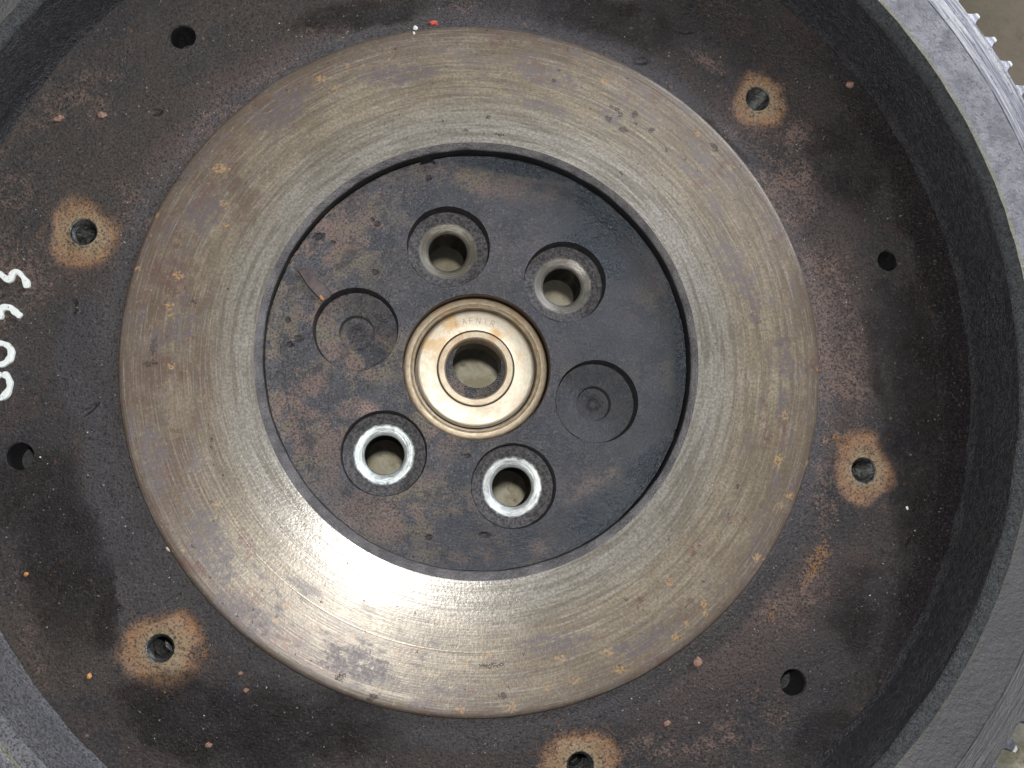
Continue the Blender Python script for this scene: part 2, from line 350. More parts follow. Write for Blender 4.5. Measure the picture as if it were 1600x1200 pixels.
def mat_web():
    s = N('rusty_cast_iron')
    w = s.warp(0.030, 32); w1 = s.warp(0.007, 130, 3); w2 = s.warp(0.0024, 500)
    big = s.noise(w, 22, 5, .6); big2 = s.noise(w, 60, 6, .7, off=7); f = s.noise(scale=1000, detail=3, rough=.75); g = s.noise(scale=300, detail=6, rough=.8)
    gr = s.add(s.mul(g, .5), s.mul(f, .5))
    c = s.mix(s.ramp(big, .38, .62), (.042, .038, .040), (.064, .053, .050))
    ul = s.blobs(s.P, ZW, [(130, 260, 260, 170, 40), (400, 40, 260, 60, 8), (30, 430, 60, 120), (60, 1000, 140, 90)], .6)
    c = s.mix(s.mul(ul, s.ramp(big2, .35, .6, .25, .8)), c, (.080, .066, .050))
    c = s.mix(s.mul(s.ramp(big2, .46, .62), s.ramp(gr, .40, .58, .25, .75)), c, (.074, .054, .043))
    # smooth greyer band next to the friction face
    c = s.mix(s.mul(s.mx(s.ramp(s.r, .155, .146), s.blobs(w2, ZW, [(190, 760, 52, 170, 8), (240, 940, 60, 60, 30), (150, 560, 60, 100, 0)], .12)), s.ramp(big, .3, .6, .4, .85)), c, (.076, .069, .072))
    # flaked pink-brown rust fields
    rf = s.blobs(w, ZW, [(1300, 520, 60, 170, 6), (1235, 290, 50, 80, -30), (30, 380, 60, 160, 0, .6), (1225, 210, 60, 30, -20, .8), (1165, 215, 66, 22, -30), (330, 200, 60, 40, 40, .7), (215, 330, 30, 60, 30, .8), (1250, 930, 80, 50, 30, .75), (1000, 1180, 200, 20, 6, .8),
                         (1275, 790, 30, 90, -10, .75), (45, 420, 40, 80, 0, .5), (20, 290, 60, 60, 0, .7), (390, 130, 60, 16, 25, .7), (500, 52, 60, 14, 10, .5), (730, 12, 40, 14, 0, .7), (1115, 100, 50, 14, -35, .8),
                         (120, 150, 110, 50, 40, .5), (120, 930, 80, 60, 0, .3), (60, 1040, 60, 60, 0, .3), (1400, 250, 40, 100, 30, .3), (1150, 1130, 80, 40, 30, .5)], .55)
    rm = s.brk(s.mul(rf, .9), s.add(s.mul(gr, .65), s.mul(big2, .35)), 3.2, .30, .85)
    hz = s.blobs(s.P, ZW, [(1300, 500, 60, 170, 4), (1230, 330, 50, 70, -30), (1150, 180, 60, 30, -35), (1180, 990, 180, 50, 35), (400, 110, 100, 26, 28), (270, 240, 60, 30, 50)], .7)
    c = s.mix(s.mul(hz, .38), c, (.150, .098, .080))
    c = s.mix(s.mul(rm, .85), c, (.205, .135, .108))
    rm2 = s.mul(rf, s.ramp(s.noise(scale=620, detail=5, rough=.8, off=12), .56, .66))
    c = s.mix(s.mul(rm2, .7), c, (.27, .19, .135))
    og = s.blobs(s.warp(.012, 200, 9), ZW, [(1276, 880, 14, 34, -35), (1208, 958, 6, 12), (1316, 688, 30, 8, 0, .9), (1352, 684, 30, 9, 12), (1290, 415, 12, 20, 0, .3), (880, 1165, 26, 14, 20, .5), (600, 0, 45, 7, 0, .35), (317, 1005, 7, 24, 10, .8), (215, 1000, 20, 12, 20, .7), (120, 400, 20, 8, 20, .5)], .6)
    og = s.brk(og, gr, 3.0, .30, .8); c = s.mix(s.mul(og, .8), c, (.34, .165, .055))
    # clutch cover footprints round the threaded holes: rusty outline, bare centre
    wp = s.warp(.017, 38, 1)
    halo = s.mul(s.blobs(s.warp(.02, 70, 8), ZW, [(x, y, a*1.35, b*1.35, r) for x, y, a, b, r in RUSTPADS], .6), s.ramp(gr, .42, .58))
    halo = s.brk(halo, s.noise(scale=200, detail=6, rough=.85, off=81), 2.4, .3, .9); c = s.mix(s.mul(halo, .6), c, (.165, .090, .052))
    p1 = s.mul(s.blobs(wp, ZW, RUSTPADS, .2), s.ramp(s.noise(scale=150, detail=5, rough=.7, off=4), .30, .46, .55, 1))
    p2 = s.blobs(s.warp(.014, 90, 5), ZW, [(x, y, a*.62, b*.62, r) for x, y, a, b, r in RUSTPADS], .5)
    c = s.mix(s.mul(p1, s.ramp(gr, .38, .54, .6, .92)), c, s.mix(s.ramp(g, .40, .60), (.300, .150, .060), (.240, .140, .078)))
    c = s.mix(s.mul(p2, .85), c, s.mix(s.ramp(g, .38, .6), (.235, .180, .098), (.300, .225, .135)))
    c = s.mix(s.mul(s.mul(p1, s.sub(1.0, p2)), s.ramp(s.noise(w1, 130, 4, .6, off=17), .54, .66, 0, .6)), c, (.27, .125, .05))
    # oily dark areas; shadow beside the right wall is put into the colour too
    oil_shade = s.blobs(w, ZW, [(95, 850, 50, 130, 10, .9), (160, 930, 22, 60, 0), (330, 1130, 130, 50, -20, .9), (1130, 220, 20, 50, 40, .7), (960, 30, 120, 40, -10, .5), (480, 1130, 120, 50, -10, .6), (1450, 700, 60, 260, 0, .9), (1380, 1000, 60, 120, 30, .6), (1280, 1160, 60, 40, 30, .5), (40, 760, 60, 60, 0, .5), (1100, 240, 20, 50, 40, .8), (560, 20, 100, 26, 10, .6),
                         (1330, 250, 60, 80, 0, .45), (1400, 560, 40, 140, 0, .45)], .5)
    oil_shade = s.brk(oil_shade, s.add(s.mul(gr, .5), s.mul(big2, .5)), 1.7, -.15, 1.0); oil_shade = s.mx(oil_shade, s.mul(s.ramp(s.add(s.r, s.mul(s.sub(big2, .5), .03)), .187, .199), s.blobs(s.P, ZW, [(1600, 560, 420, 700, 0)], .4))); c = s.mix(s.mul(oil_shade, .72), c, (.020, .018, .021))
    groove_shade = s.mul(s.ramp(s.math('ABSOLUTE', s.sub(s.r, .1455)), .0062, .0015), s.blobs(s.P, ZW, [(1180, 1010, 260, 190, -30)], .5)); c = s.mix(s.mul(groove_shade, .8), c, (.036, .031, .030))  # shadow band in the groove beside the ring, put into the colour
    # loose specks
    v, vc = s.vor(240, w2, color=True); se = s.t.nodes.new('ShaderNodeSeparateColor'); s.put(se.inputs[0], vc)
    sp = s.mul(s.ramp(v, .22, .10), s.math('GREATER_THAN', se.outputs[0], .95))
    c = s.mix(s.mul(sp, .6), c, s.mix(se.outputs[1], (.30, .12, .06), (.30, .22, .14)))
    wv, wc = s.vor(700, w2, off=3, color=True); se2 = s.t.nodes.new('ShaderNodeSeparateColor'); s.put(se2.inputs[0], wc)
    wsp = s.mul(s.ramp(wv, .3, .1), s.math('GREATER_THAN', se2.outputs[0], .97))
    c = s.mix(s.mul(wsp, .6), c, (.50, .48, .44))
    c = s.mix(s.ramp(f, .52, .36, 0, .85), c, (.016, .013, .014))
    c = s.mix(s.ramp(s.noise(scale=1000, detail=3, rough=.75, off=91), .55, .66, 0, .7), c, (.135, .112, .102))
    rough = s.ramp(s.noise(scale=60, detail=4, off=6), .35, .65, .36, .54)
    rough = s.sub(rough, s.mul(oil_shade, .20)); rough = s.add(rough, s.mul(s.mx(p1, rm), .12))
    h = s.add(s.mul(f, 1.0), s.mul(g, 1.1)); h = s.mul(h, s.sub(1.0, s.mul(p1, .75)))
    h = s.mul(h, s.ramp(s.r, .143, .153, .6, 1.0)); h = s.add(h, s.mul(s.mul(oil_shade, f), 1.3))
    h = s.add(h, s.mul(s.noise(scale=70, detail=3), 1.0))
    dn = s.blobs(w2, ZW, [(1424, 851, 6, 16, -25), (245, 175, 7, 5), (115, 480, 5, 12), (140, 640, 14, 4, 40), (1002, 95, 12, 6), (1070, 48, 14, 5)], .5)
    h = s.sub(h, s.mul(dn, 1.5))
    nb = s.bump(h, .00115)
    nb = s.bump(s.mul(p1, -1.0), .0003, .4, nb)
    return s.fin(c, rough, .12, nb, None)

def mat_wall():
    s = N('black_cast_wall')
    f = s.noise(scale=1000, detail=3, rough=.75); g = s.noise(scale=380, detail=4, rough=.7); b = s.noise(scale=30, detail=3)
    c = s.mix(s.ramp(g, .35, .65), (.026, .027, .030), (.056, .054, .058))
    c = s.mix(s.ramp(s.vor(420, s.warp(.001, 500)), .10, .05, 0, .8), c, (.25, .10, .06))
    c = s.mix(s.ramp(s.z, .0262, .0275, 0, .8), c, s.mix(s.ramp(g, .3, .7), (.050, .054, .056), (.080, .085, .085)))
    lit_side = s.blobs(s.P, .01, [(60, 1130, 230, 170, -40), (-60, 900, 120, 200)], .6); c = s.mix(s.mul(lit_side, s.ramp(g, .3, .6, .6, 1)), c, (.20, .195, .205))  # window light on the lower left wall, put into its colour
    c = s.mix(s.ramp(f, .55, .38, 0, .7), c, (.012, .012, .013))
    h = s.add(s.mul(f, 1.0), s.mul(g, .9))
    return s.fin(c, s.ramp(b, .3, .7, .30, .46), .15, s.bump(h, .0011), None)

def mat_rim():
    s = N('machined_rim_iron')
    st = s.noise(s.polar(1100, 9), 1, 5, .7); st2 = s.noise(s.polar(420, 26), 1, 4, .65, off=4)
    f = s.noise(scale=480, detail=4, rough=.7); f2 = s.noise(scale=330, detail=5, rough=.75, off=8)
    c = s.mix(s.ramp(s.noise(scale=120, detail=5, rough=.7, off=15), .38, .62), (.215, .21, .225), (.33, .32, .335))
    c = s.mix(s.ramp(f2, .54, .68, 0, .6), c, (.12, .115, .13))
    c = s.mix(s.mul(s.ramp(s.r, .2165, .2148), .7), c, (.30, .28, .18))     # bright worn inner edge
    ang = s.blobs(s.P, ZR, [(1560, 1050, 230, 330, 0), (1600, 760, 60, 260, 0), (0, 0, 260, 260, 0, 1.0)], .55)  # rim outside the window glare, its dimness put into the colour
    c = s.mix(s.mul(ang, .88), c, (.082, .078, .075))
    rough = s.add(s.ramp(st, .3, .7, .30, .42), s.mul(ang, .15))
    metal = s.sub(.60, s.mul(ang, .50))
    h = s.add(s.add(s.mul(f, .9), s.mul(f2, .9)), s.mul(st, .15))
    return s.fin(c, rough, metal, s.bump(h, .0014), s.sub(.75, s.mul(ang, .55)))

def mat_gear():
    s = N('ring_gear_steel')
    st = s.noise(s.polar(900, 7), 1, 3, .7); f2 = s.noise(s.polar(600, 90), 1, 4, .7, off=8)
    c = s.mix(s.ramp(st, .35, .62), (.15, .15, .18), (.42, .41, .41))
    c = s.mix(s.ramp(f2, .56, .68, 0, .5), c, (.05, .05, .07))
    ang = s.blobs(s.P, ZR, [(1560, 1050, 230, 330, 0), (1600, 760, 60, 260, 0), (0, 0, 260, 260, 0, 1.0)], .55)  # same dimness outside the window glare, put into the gear colour
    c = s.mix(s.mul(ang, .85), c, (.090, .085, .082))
    h = s.add(s.mul(st, 1.2), s.mul(f2, .7))
    return s.fin(c, .38, s.sub(.60, s.mul(ang, .5)), s.bump(h, .0011), .5)

def mat_brass(name, ca, cb, rough, metal, centre, blot=(.30, .19, .09), amt=.5, dirt=.5):
    s = N(name)
    st = s.noise(s.polar(1800, 10, *centre), 1, 3, .6); b = s.noise(s.warp(.004, 150), 110, 5, .65); f = s.noise(scale=1500, detail=3, rough=.7)
    c = s.mix(s.ramp(st, .35, .65), ca, cb)
    up = s.ramp(s.y, centre[1]-.004, centre[1]+.016)
    c = s.mix(s.mul(s.ramp(b, .46, .62), s.add(s.mul(up, amt), .12)), c, blot)
    v = s.vor(900, s.warp(.001, 900)); c = s.mix(s.ramp(v, .12, .06, 0, dirt), c, (.06, .04, .02))
    return s.fin(c, s.add(rough, s.mul(s.ramp(b, .4, .7), .12)), metal, s.bump(s.add(f, s.mul(st, .5)), .00002), .0, centre)

def simple(name, ca, cb, scale, rough, metal, bump=.0003, detail=4, spec=.5):
    s = N(name); g = s.noise(scale=scale, detail=detail, rough=.65); f = s.noise(scale=scale*5, detail=3, rough=.7)
    return s.fin(s.mix(s.ramp(g, .38, .62), ca, cb), rough, metal, s.bump(s.add(g, s.mul(f, .6)), bump), None, spec=spec)

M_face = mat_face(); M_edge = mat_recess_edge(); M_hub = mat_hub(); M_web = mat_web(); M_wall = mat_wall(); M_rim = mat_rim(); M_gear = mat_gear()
M_thread = simple('oily_thread_steel', (.022, .022, .022), (.085, .085, .08), 400, .24, .5, .0003)
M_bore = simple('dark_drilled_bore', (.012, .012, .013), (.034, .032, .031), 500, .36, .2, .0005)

# ------------------------------------------------------------------ flywheel
fw = bpy.data.objects.new('flywheel', None); COL.objects.link(fw); fw.location = (0, 0, 0)
fw.empty_display_size = .05
tag(fw, label='used cast iron flywheel with worn friction ring and rusty web, filling the photo', category='flywheel')

# friction ring
prof = [(.0888, 0)] + [(.0888+(.1384-.0888)*i/24, 0) for i in range(1, 25)] + [(.1391, -.0002), (.1397, -.0006), (.1401, -.0013), (.1404, -.0022), (.1405, -.0062), (.0888, -.0062)]
me = lathe_mesh('friction_face', prof, 384); smooth(me, 40)
link('friction_face', me, M_face, fw)
# recess bevel and wall, with two small nicks in the bottom edge
prof = [(.0888, -.00006), (.0884, -.0003), (.0866, -.0012), (.0862, -.0017), (.0861, -.0035), (.0860, ZH-.0006), (.0860, ZH-.0022), (.0887, ZH-.0022)]
def jw(a, j, r, z):
    n = mnoise.noise(Vector((math.cos(a)*9, math.sin(a)*9, j*.4)))
    sh = -.0012*max(0, math.cos(a-math.radians(235))) if 1 < j < 7 else 0
    return (r + sh + (.0003*n if 1 < j < 6 else 0), z + (.00025*n if j in (2, 3) else 0))
me = lathe_mesh('recess_wall', prof, 384, jitter=jw); smooth(me, 50)
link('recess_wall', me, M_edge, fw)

# hub plate
prof = fine([(.0905, -.0135), (.0864, -.0135), (.0860, ZH-.0010), (.0856, ZH+.0013), (.0850, ZH+.0014), (.0838, ZH+.0007), (.0826, ZH+.0002), (.0815, ZH), (.020, ZH)], .0025) + [(.0102, ZH), (.0102, -.036), (.0905, -.036)]
def jh(a, j, r, z):
    if z > ZH-.0012 and r > .078:
        z += .0003*mnoise.noise(Vector((math.cos(a)*r*300, math.sin(a)*r*300, 1)))
        r += .0003*mnoise.noise(Vector((math.cos(a)*12, math.sin(a)*12, 5)))
    return r, z
me = lathe_mesh('hub_plate', prof, 256, jitter=jh)
hub = link('hub_plate', me, M_hub, fw)
SEAT = ZH-.0072
cs = []
for i, b in enumerate(bolts):
    cs.append(cyl(.01715, SEAT, ZH+.01, (b.x, b.y), 72, wob=.012, seed=i))
cs2 = []
for i, b in enumerate(bolts):
    if i in (2, 5): cs2.append(cyl(.0073, SEAT-.0060, ZH, (b.x, b.y), 48))
    else: cs2.append(cyl(.0125, SEAT-.03, ZH, (b.x, b.y), 56))
PC = at(745.5, 572.2, ZH); cs.append(cyl(.0302, ZH-.014, ZH+.01, (PC.x, PC.y), 128))
notch = at(668, 260, ZH); cs.append(cyl(.0032, ZH-.003, ZH+.01, (notch.x, notch.y+.0004), 20, wob=.3, seed=3))
notch = at(1052, 677, ZH); cs.append(cyl(.0016, ZH-.002, ZH+.01, (notch.x+.001, notch.y), 16, wob=.3, seed=4))
cut(hub, cs); cut(hub, cs2)
smooth(hub.data, 30); 
# seats
def mat_seat(name, c, bright, centre):
    s = N(name)
    st = s.noise(s.polar(2600, 1.6, *centre), 1, 3, .6); f = s.noise(scale=500, detail=4, rough=.7); lo = s.noise(scale=170, detail=3)
    dx = s.sub(s.x, centre[0]); dy = s.sub(s.y, centre[1]); rr = s.math('SQRT', s.add(s.mul(dx, dx), s.mul(dy, dy)))
    col = s.mix(s.ramp(st, .35, .65), tuple(v*.66 for v in c), c)
    col = s.mix(s.ramp(s.add(f, s.mul(lo, .4)), .76, .86, 0, .45 if bright else .8), col, (.12, .095, .065))
    gt = s.noise(scale=900, detail=4, rough=.75)
    edge = s.ramp(s.add(rr, s.mul(f, .0016)), .0124, .0134)
    col = s.mix(edge, col, s.mix(s.ramp(gt, .40, .62), (.022, .021, .023), (.10, .092, .092)))
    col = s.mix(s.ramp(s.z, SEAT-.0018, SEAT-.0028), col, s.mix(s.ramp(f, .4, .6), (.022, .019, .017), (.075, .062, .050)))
    metal = s.ramp(s.add(rr, s.mul(f, .0012)), .0125, .0118, .2, .5)
    return s.fin(col, s.ramp(st, .3, .7, .32, .46) if bright else .40, metal, s.bump(s.add(s.add(s.mul(st, 1.3), s.mul(f, .5)), s.mul(s.mul(edge, gt), 3.0)), .00020), .4, centre)
seatcol = {0: ((.20, .185, .16), 0), 1: ((.16, .145, .115), 0), 3: ((.56, .60, .58), 1), 4: ((.50, .52, .50), 1)}
for i in (0, 1, 3, 4):
    b = bolts[i]; h = .0080
    pr = [(.0170, SEAT+.0009), (.0158, SEAT+.0003), (.0125, SEAT+.0002), (.0121, SEAT+.0002), (.0117, SEAT+.0001), (.0108, SEAT-.0001), (.0096, SEAT-.0005), (.0087, SEAT-.0010), (.0082, SEAT-.0017), (h, SEAT-.0024)]
    z = SEAT-.0030; 
    while z > SEAT-.021: pr += [(h+.0001, z), (h-.0001, z-.0006)]; z -= .0013
    pr += [(h, SEAT-.0215), (.0124, SEAT-.0215), (.0124, SEAT-.0008), (.0170, SEAT-.0008)]
    def js(a, j, r, zz, i=i):
        n = mnoise.noise(Vector((math.cos(a)*3, math.sin(a)*3, i*7+zz*300)))
        return (r+(.00022*n if 3 <= j <= 8 else 0), zz+(.0002*n if 3 < j < 8 else 0))
    me = lathe_mesh('bolt_seat', pr, 72, (b.x, b.y), jitter=js); smooth(me, 40)
    c, br = seatcol[i]
    o = link('bolt_seat', me, mat_seat('bolt_seat_metal', c, br, (b.x, b.y)), fw)
    o['label'] = ('bright clean metal countersunk bolt seat' if br else 'dull oily countersunk bolt seat')
M_cup = simple('greasy_gritty_pocket', (.030, .028, .030), (.085, .076, .076), 520, .42, .2, .0007)
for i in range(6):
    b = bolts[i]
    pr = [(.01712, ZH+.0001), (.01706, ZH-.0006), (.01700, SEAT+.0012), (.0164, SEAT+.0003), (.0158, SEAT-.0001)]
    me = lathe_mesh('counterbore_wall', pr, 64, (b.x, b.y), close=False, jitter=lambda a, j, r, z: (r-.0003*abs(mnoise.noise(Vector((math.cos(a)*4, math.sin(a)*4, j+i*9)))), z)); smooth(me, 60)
    link('counterbore_wall', me, M_bore, fw)  # dark sleeve: grease and the shadow crescents put into its colour
# blind hole bottoms
for i in (2, 5):
    b = bolts[i]
    e = .0042
    pr = [(.0170, SEAT+.0006), (.0160, SEAT+.0003), (.0120, SEAT+.0002), (.0074, SEAT+.0002), (.00705, SEAT-.0001), (.0069, SEAT-e), (.0060, SEAT-e-.0002), (.0032, SEAT-e-.0001), (.0024, SEAT-e+.0006), (.0012, SEAT-e+.0011 if i == 2 else SEAT-e-.0006), (.0002, SEAT-e+.0016 if i == 2 else SEAT-e-.0008)]
    me = lathe_mesh('blind_hole_floor', pr, 40, (b.x, b.y), close=False); smooth(me, 60)
    link('blind_hole_floor', me, M_hub, fw)

# web
prof = fine([(.1400, -.0030), (.1430, -.0037), (.150, -.0047), (.156, ZW), (.1985, ZW-.0004), (.2030, ZW+.0001), (.2058, ZW+.0012)], .0016) + [(.2066, ZW+.001), (.2066, -.024), (.1385, -.024), (.1385, -.0030)]
def jweb(a, j, r, z):
    if z > -.01 and r < .204:
        v = Vector((math.cos(a)*r, math.sin(a)*r, 0))
        k = min(1, max(0, (r-.142)/.006))
        z += (.0006*mnoise.noise(v*38)+.00022*mnoise.noise(v*130))*k
    if j in (26, 27, 28, 29, 30, 31): r += 0
    return r, z
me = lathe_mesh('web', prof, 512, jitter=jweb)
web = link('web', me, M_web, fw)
cs = [cyl(.00545, -.03, ZW+.01, (m.x, m.y), 48, wob=.02, seed=i) for i, m in enumerate(mounts)] + \
     [cyl(.00545 if i else .0046, -.03, ZW+.01, (d.x, d.y), 40, wob=.02, seed=20+i) for i, d in enumerate(dowels)]
cut(web, cs); smooth(web.data, 35)
for m in mounts:          # threaded liners with a blind bottom
    pr = [(.0057, ZW-.0006), (.0050, ZW-.0008), (.0047, ZW-.0013)]
    z = ZW-.0018
    while z > ZW-.020: pr += [(.0050, z), (.0042, z-.0007)]; z -= .0014
    pr += [(.0043, z-.0015), (.0036, z-.0030), (.0001, z-.0032)]
    me = lathe_mesh('threaded_hole', pr, 40, (m.x, m.y), close=False); smooth(me, 30)
    link('threaded_hole', me, M_thread, fw)
for i, d in enumerate(dowels):
    r = .0054 if i else .00455
    pr = [(r+.0001, ZW-.0008), (r-.0003, ZW-.0012), (r-.0003, ZW-.0175), (r*.7, ZW-.0181), (.0001, ZW-.0182)]
    me = lathe_mesh('drilled_hole', pr, 36, (d.x, d.y), close=False); smooth(me, 40)
    link('drilled_hole', me, M_bore, fw)

# bowl wall and rim
prof = [(.2062, ZW-.002), (.2062, ZW+.0006), (.2066, ZW+.0020), (.2074, ZW+.004)] + [(.2074+(.2100-.2074)*i/16, ZW+.004+(.0262-ZW-.004)*i/16) for i in range(1, 17)] + \
       [(.2120, .0281), (.2142, .0298)] + [(.216, .0298), (.216, -.002)]
def jwall(a, j, r, z):
    v = Vector((math.cos(a)*r, math.sin(a)*r, z))
    if j < 18: r += .0005*mnoise.noise(v*60)+.0002*mnoise.noise(v*220)
    if j < 3: r += .0009*mnoise.noise(Vector((math.cos(a)*14, math.sin(a)*14, 0)))
    if j in (18, 19): r += .0007*mnoise.noise(Vector((math.cos(a)*10, math.sin(a)*10, 3)))
    return r, z
me = lathe_mesh('bowl_wall', prof, 512, jitter=jwall); smooth(me, 30)
link('bowl_wall', me, M_wall, fw)
prof = [(.2143, .0300)] + [(.2143+(.2310-.2143)*i/6, ZR) for i in range(1, 7)] + [(.2312, ZR-.0004), (.2312, -.005), (.2290, -.008), (.2290, -.034), (.2150, -.034), (.2150, -.02), (.2161, -.003), (.2161, .0296)]
def jrim(a, j, r, z):
    if j == 0: r += .0004*mnoise.noise(Vector((math.cos(a)*30, math.sin(a)*30, 2)))
    return r, z
me = lathe_mesh('rim', prof, 512, jitter=jrim); smooth(me, 30)
link('rim', me, M_rim, fw)

# ring gear with its teeth
ROOT = .2424
prof = [(.2314, ZR-.0012), (.2318, ZR-.0003)] + [(.2318+(ROOT-.2322)*i/5, ZR-.0003) for i in range(1, 6)] + [(ROOT, ZR-.0010), (ROOT, ZR-.0135), (.2314, ZR-.0135)]
me = lathe_mesh('ring_gear', prof, 520); smooth(me, 30)
gear = link('ring_gear', me, M_gear, fw)
# one tooth, pointing along +x, with the engagement bevel and a worn tip
bm = bmesh.new()
sec = [(ROOT-.0006, .0042), (ROOT+.0004, .0029), (ROOT+.0020, .0021), (ROOT+.0048, .0015), (ROOT+.0058, .0010)]
z0 = ZR-.0130
rows = []
for r, hw in sec:
    top = ZR-.0006 - max(0, (r-ROOT-.0010))*.55
    rows.append([bm.verts.new((r, -hw, z0)), bm.verts.new((r, -hw, top-.0008)), bm.verts.new((r, -hw*.70, top)), bm.verts.new((r, hw*.80, top)), bm.verts.new((r, hw, top-.0005)), bm.verts.new((r, hw, z0))])
for a, b in zip(rows, rows[1:]):
    for i in range(6): bm.faces.new((a[i], b[i], b[(i+1) % 6], a[(i+1) % 6]))
bm.faces.new(rows[-1]); bm.faces.new(list(reversed(rows[0])))
bmesh.ops.recalc_face_normals(bm, faces=bm.faces)
tm = bpy.data.meshes.new('tooth'); bm.to_mesh(tm); bm.free()
smooth(tm, 30); 
def mat_tooth():
    s = N('tooth_steel')
    f = s.noise(scale=600, detail=4, rough=.7)
    c = s.mix(s.ramp(f, .35, .65), (.20, .20, .225), (.34, .33, .35))
    tip = s.ramp(s.add(s.r, s.mul(f, .001)), ROOT+.0040, ROOT+.0050)
    c = s.mix(tip, c, (.85, .85, .80))  # window glare on the worn tip, put into the colour
    return s.fin(c, .42, s.sub(.6, s.mul(tip, .55)), s.bump(f, .0003), None)
tm.materials.append(mat_tooth())
NT = 130
for k in range(NT):
    o = bpy.data.objects.new('tooth', tm); COL.objects.link(o); o.parent = gear
    o.rotation_euler = (0, 0, math.radians(31.1 + 360/NT*k))

# pilot bearing: outer race with shield, inner race, stamped name
BZ = ZH-.0050
M_race = mat_brass('varnished_race_steel', (.25, .195, .13), (.39, .315, .215), .44, .35, BC2, amt=.3)
M_shield = mat_brass('straw_coloured_shield', (.42, .365, .275), (.50, .44, .34), .42, .42, BC2, (.42, .27, .12), .75, .3)
M_inner = mat_brass('inner_race_steel', (.34, .275, .19), (.43, .355, .25), .44, .35, BC2, (.35, .2, .1), .5)
k = 1/3790.
pr = [(112*k, BZ-.0010), (110.5*k, BZ-.0003), (108.5*k, BZ), (102*k, BZ), (101*k, BZ-.0004), (100*k, BZ-.0006), (99*k, BZ-.0002), (97.5*k, BZ-.0001), (96.2*k, BZ-.0003), (95.2*k, BZ-.0020), (93.6*k, BZ-.010), (112*k, BZ-.011)]
me = lathe_mesh('outer_race', pr, 160, BC2); smooth(me, 35)
bearing = link('pilot_bearing', me, M_race, fw); bearing['label'] = 'gold tinted sealed ball bearing pressed into the hub'
# bore of the hub behind the bearing
me = lathe_mesh('bearing_pocket', [(.0303, ZH-.0001), (.0300, ZH-.0006), (.0300, ZH-.0135), (.0125, ZH-.0136), (.0125, -.0358)], 128, (PC.x, PC.y), close=False); smooth(me, 30)
M_pocket = simple('dark_varnished_pocket', (.020, .012, .009), (.055, .030, .018), 250, .35, .2, .0002)
link('bearing_pocket', me, M_pocket, fw)
pr = [(92.6*k, BZ-.0022), (91.8*k, BZ-.0020), (90.0*k, BZ-.0009), (88.6*k, BZ-.0007), (86.5*k, BZ-.00062), (63*k, BZ-.00060), (61*k, BZ-.00065), (60.2*k, BZ-.0015), (60.2*k, BZ-.003), (92.6*k, BZ-.003)]
me = lathe_mesh('shield', pr, 160, BC2); smooth(me, 30)
link('shield', me, M_shield, bearing)
pr = [(59.2*k, BZ-.0014), (58.5*k, BZ-.0006), (57.5*k, BZ-.0004), (49.5*k, BZ-.0004), (47.5*k, BZ-.0010), (46.8*k, BZ-.0020), (46.8*k, BZ-.0105), (59.2*k, BZ-.0105)]
me = lathe_mesh('inner_race', pr, 128, BC2); smooth(me, 35)
link('inner_race', me, M_inner, bearing)
# stamped letters, shallow bars set round the shield
M_stamp = simple('stamped_letter_shadow', (.21, .14, .085), (.30, .21, .13), 500, .5, .3, .0001)
GL = {'F': [((0, 0), (0, 1)), ((0, 1), (.6, 1)), ((0, .52), (.5, .52))], 'A': [((0, 0), (.35, 1)), ((.35, 1), (.7, 0)), ((.14, .38), (.56, .38))],
      'N': [((0, 0), (0, 1)), ((0, 1), (.6, 0)), ((.6, 0), (.6, 1))], 'I': [((.3, 0), (.3, 1))],
      'R': [((0, 0), (0, 1)), ((0, 1), (.5, 1)), ((.5, 1), (.62, .78)), ((.62, .78), (.5, .52)), ((.5, .52), (0, .52)), ((.25, .52), (.65, 0))]}
bm = bmesh.new()
rl = 76*k; hL = 9*k
for i, ch in enumerate('FAFNIR'):
    a = math.radians(112 - i*8.6) 
    ux = Vector((math.sin(a), -math.cos(a), 0)); uy = Vector((math.cos(a), math.sin(a), 0))
    o0 = Vector((BC.x, BC.y, BZ-.00056)) + uy*(rl-hL/2) - ux*hL*.32
    for p, q in GL[ch]:
        P0 = o0+ux*p[0]*hL+uy*p[1]*hL; Q0 = o0+ux*q[0]*hL+uy*q[1]*hL
        d = (Q0-P0).normalized(); nn = Vector((-d.y, d.x, 0))*.00011
        vv = [bm.verts.new(v) for v in (P0+nn, P0-nn, Q0-nn, Q0+nn)]
        vt = [bm.verts.new(v.co+Vector((0, 0, -.0003))) for v in vv]
        bm.faces.new(vv)
        for e in range(4): bm.faces.new((vv[e], vt[e], vt[(e+1) % 4], vv[(e+1) % 4]))
me = bpy.data.meshes.new('stamped_lettering'); bm.to_mesh(me); bm.free()
link('stamped_lettering', me, M_stamp, bearing)

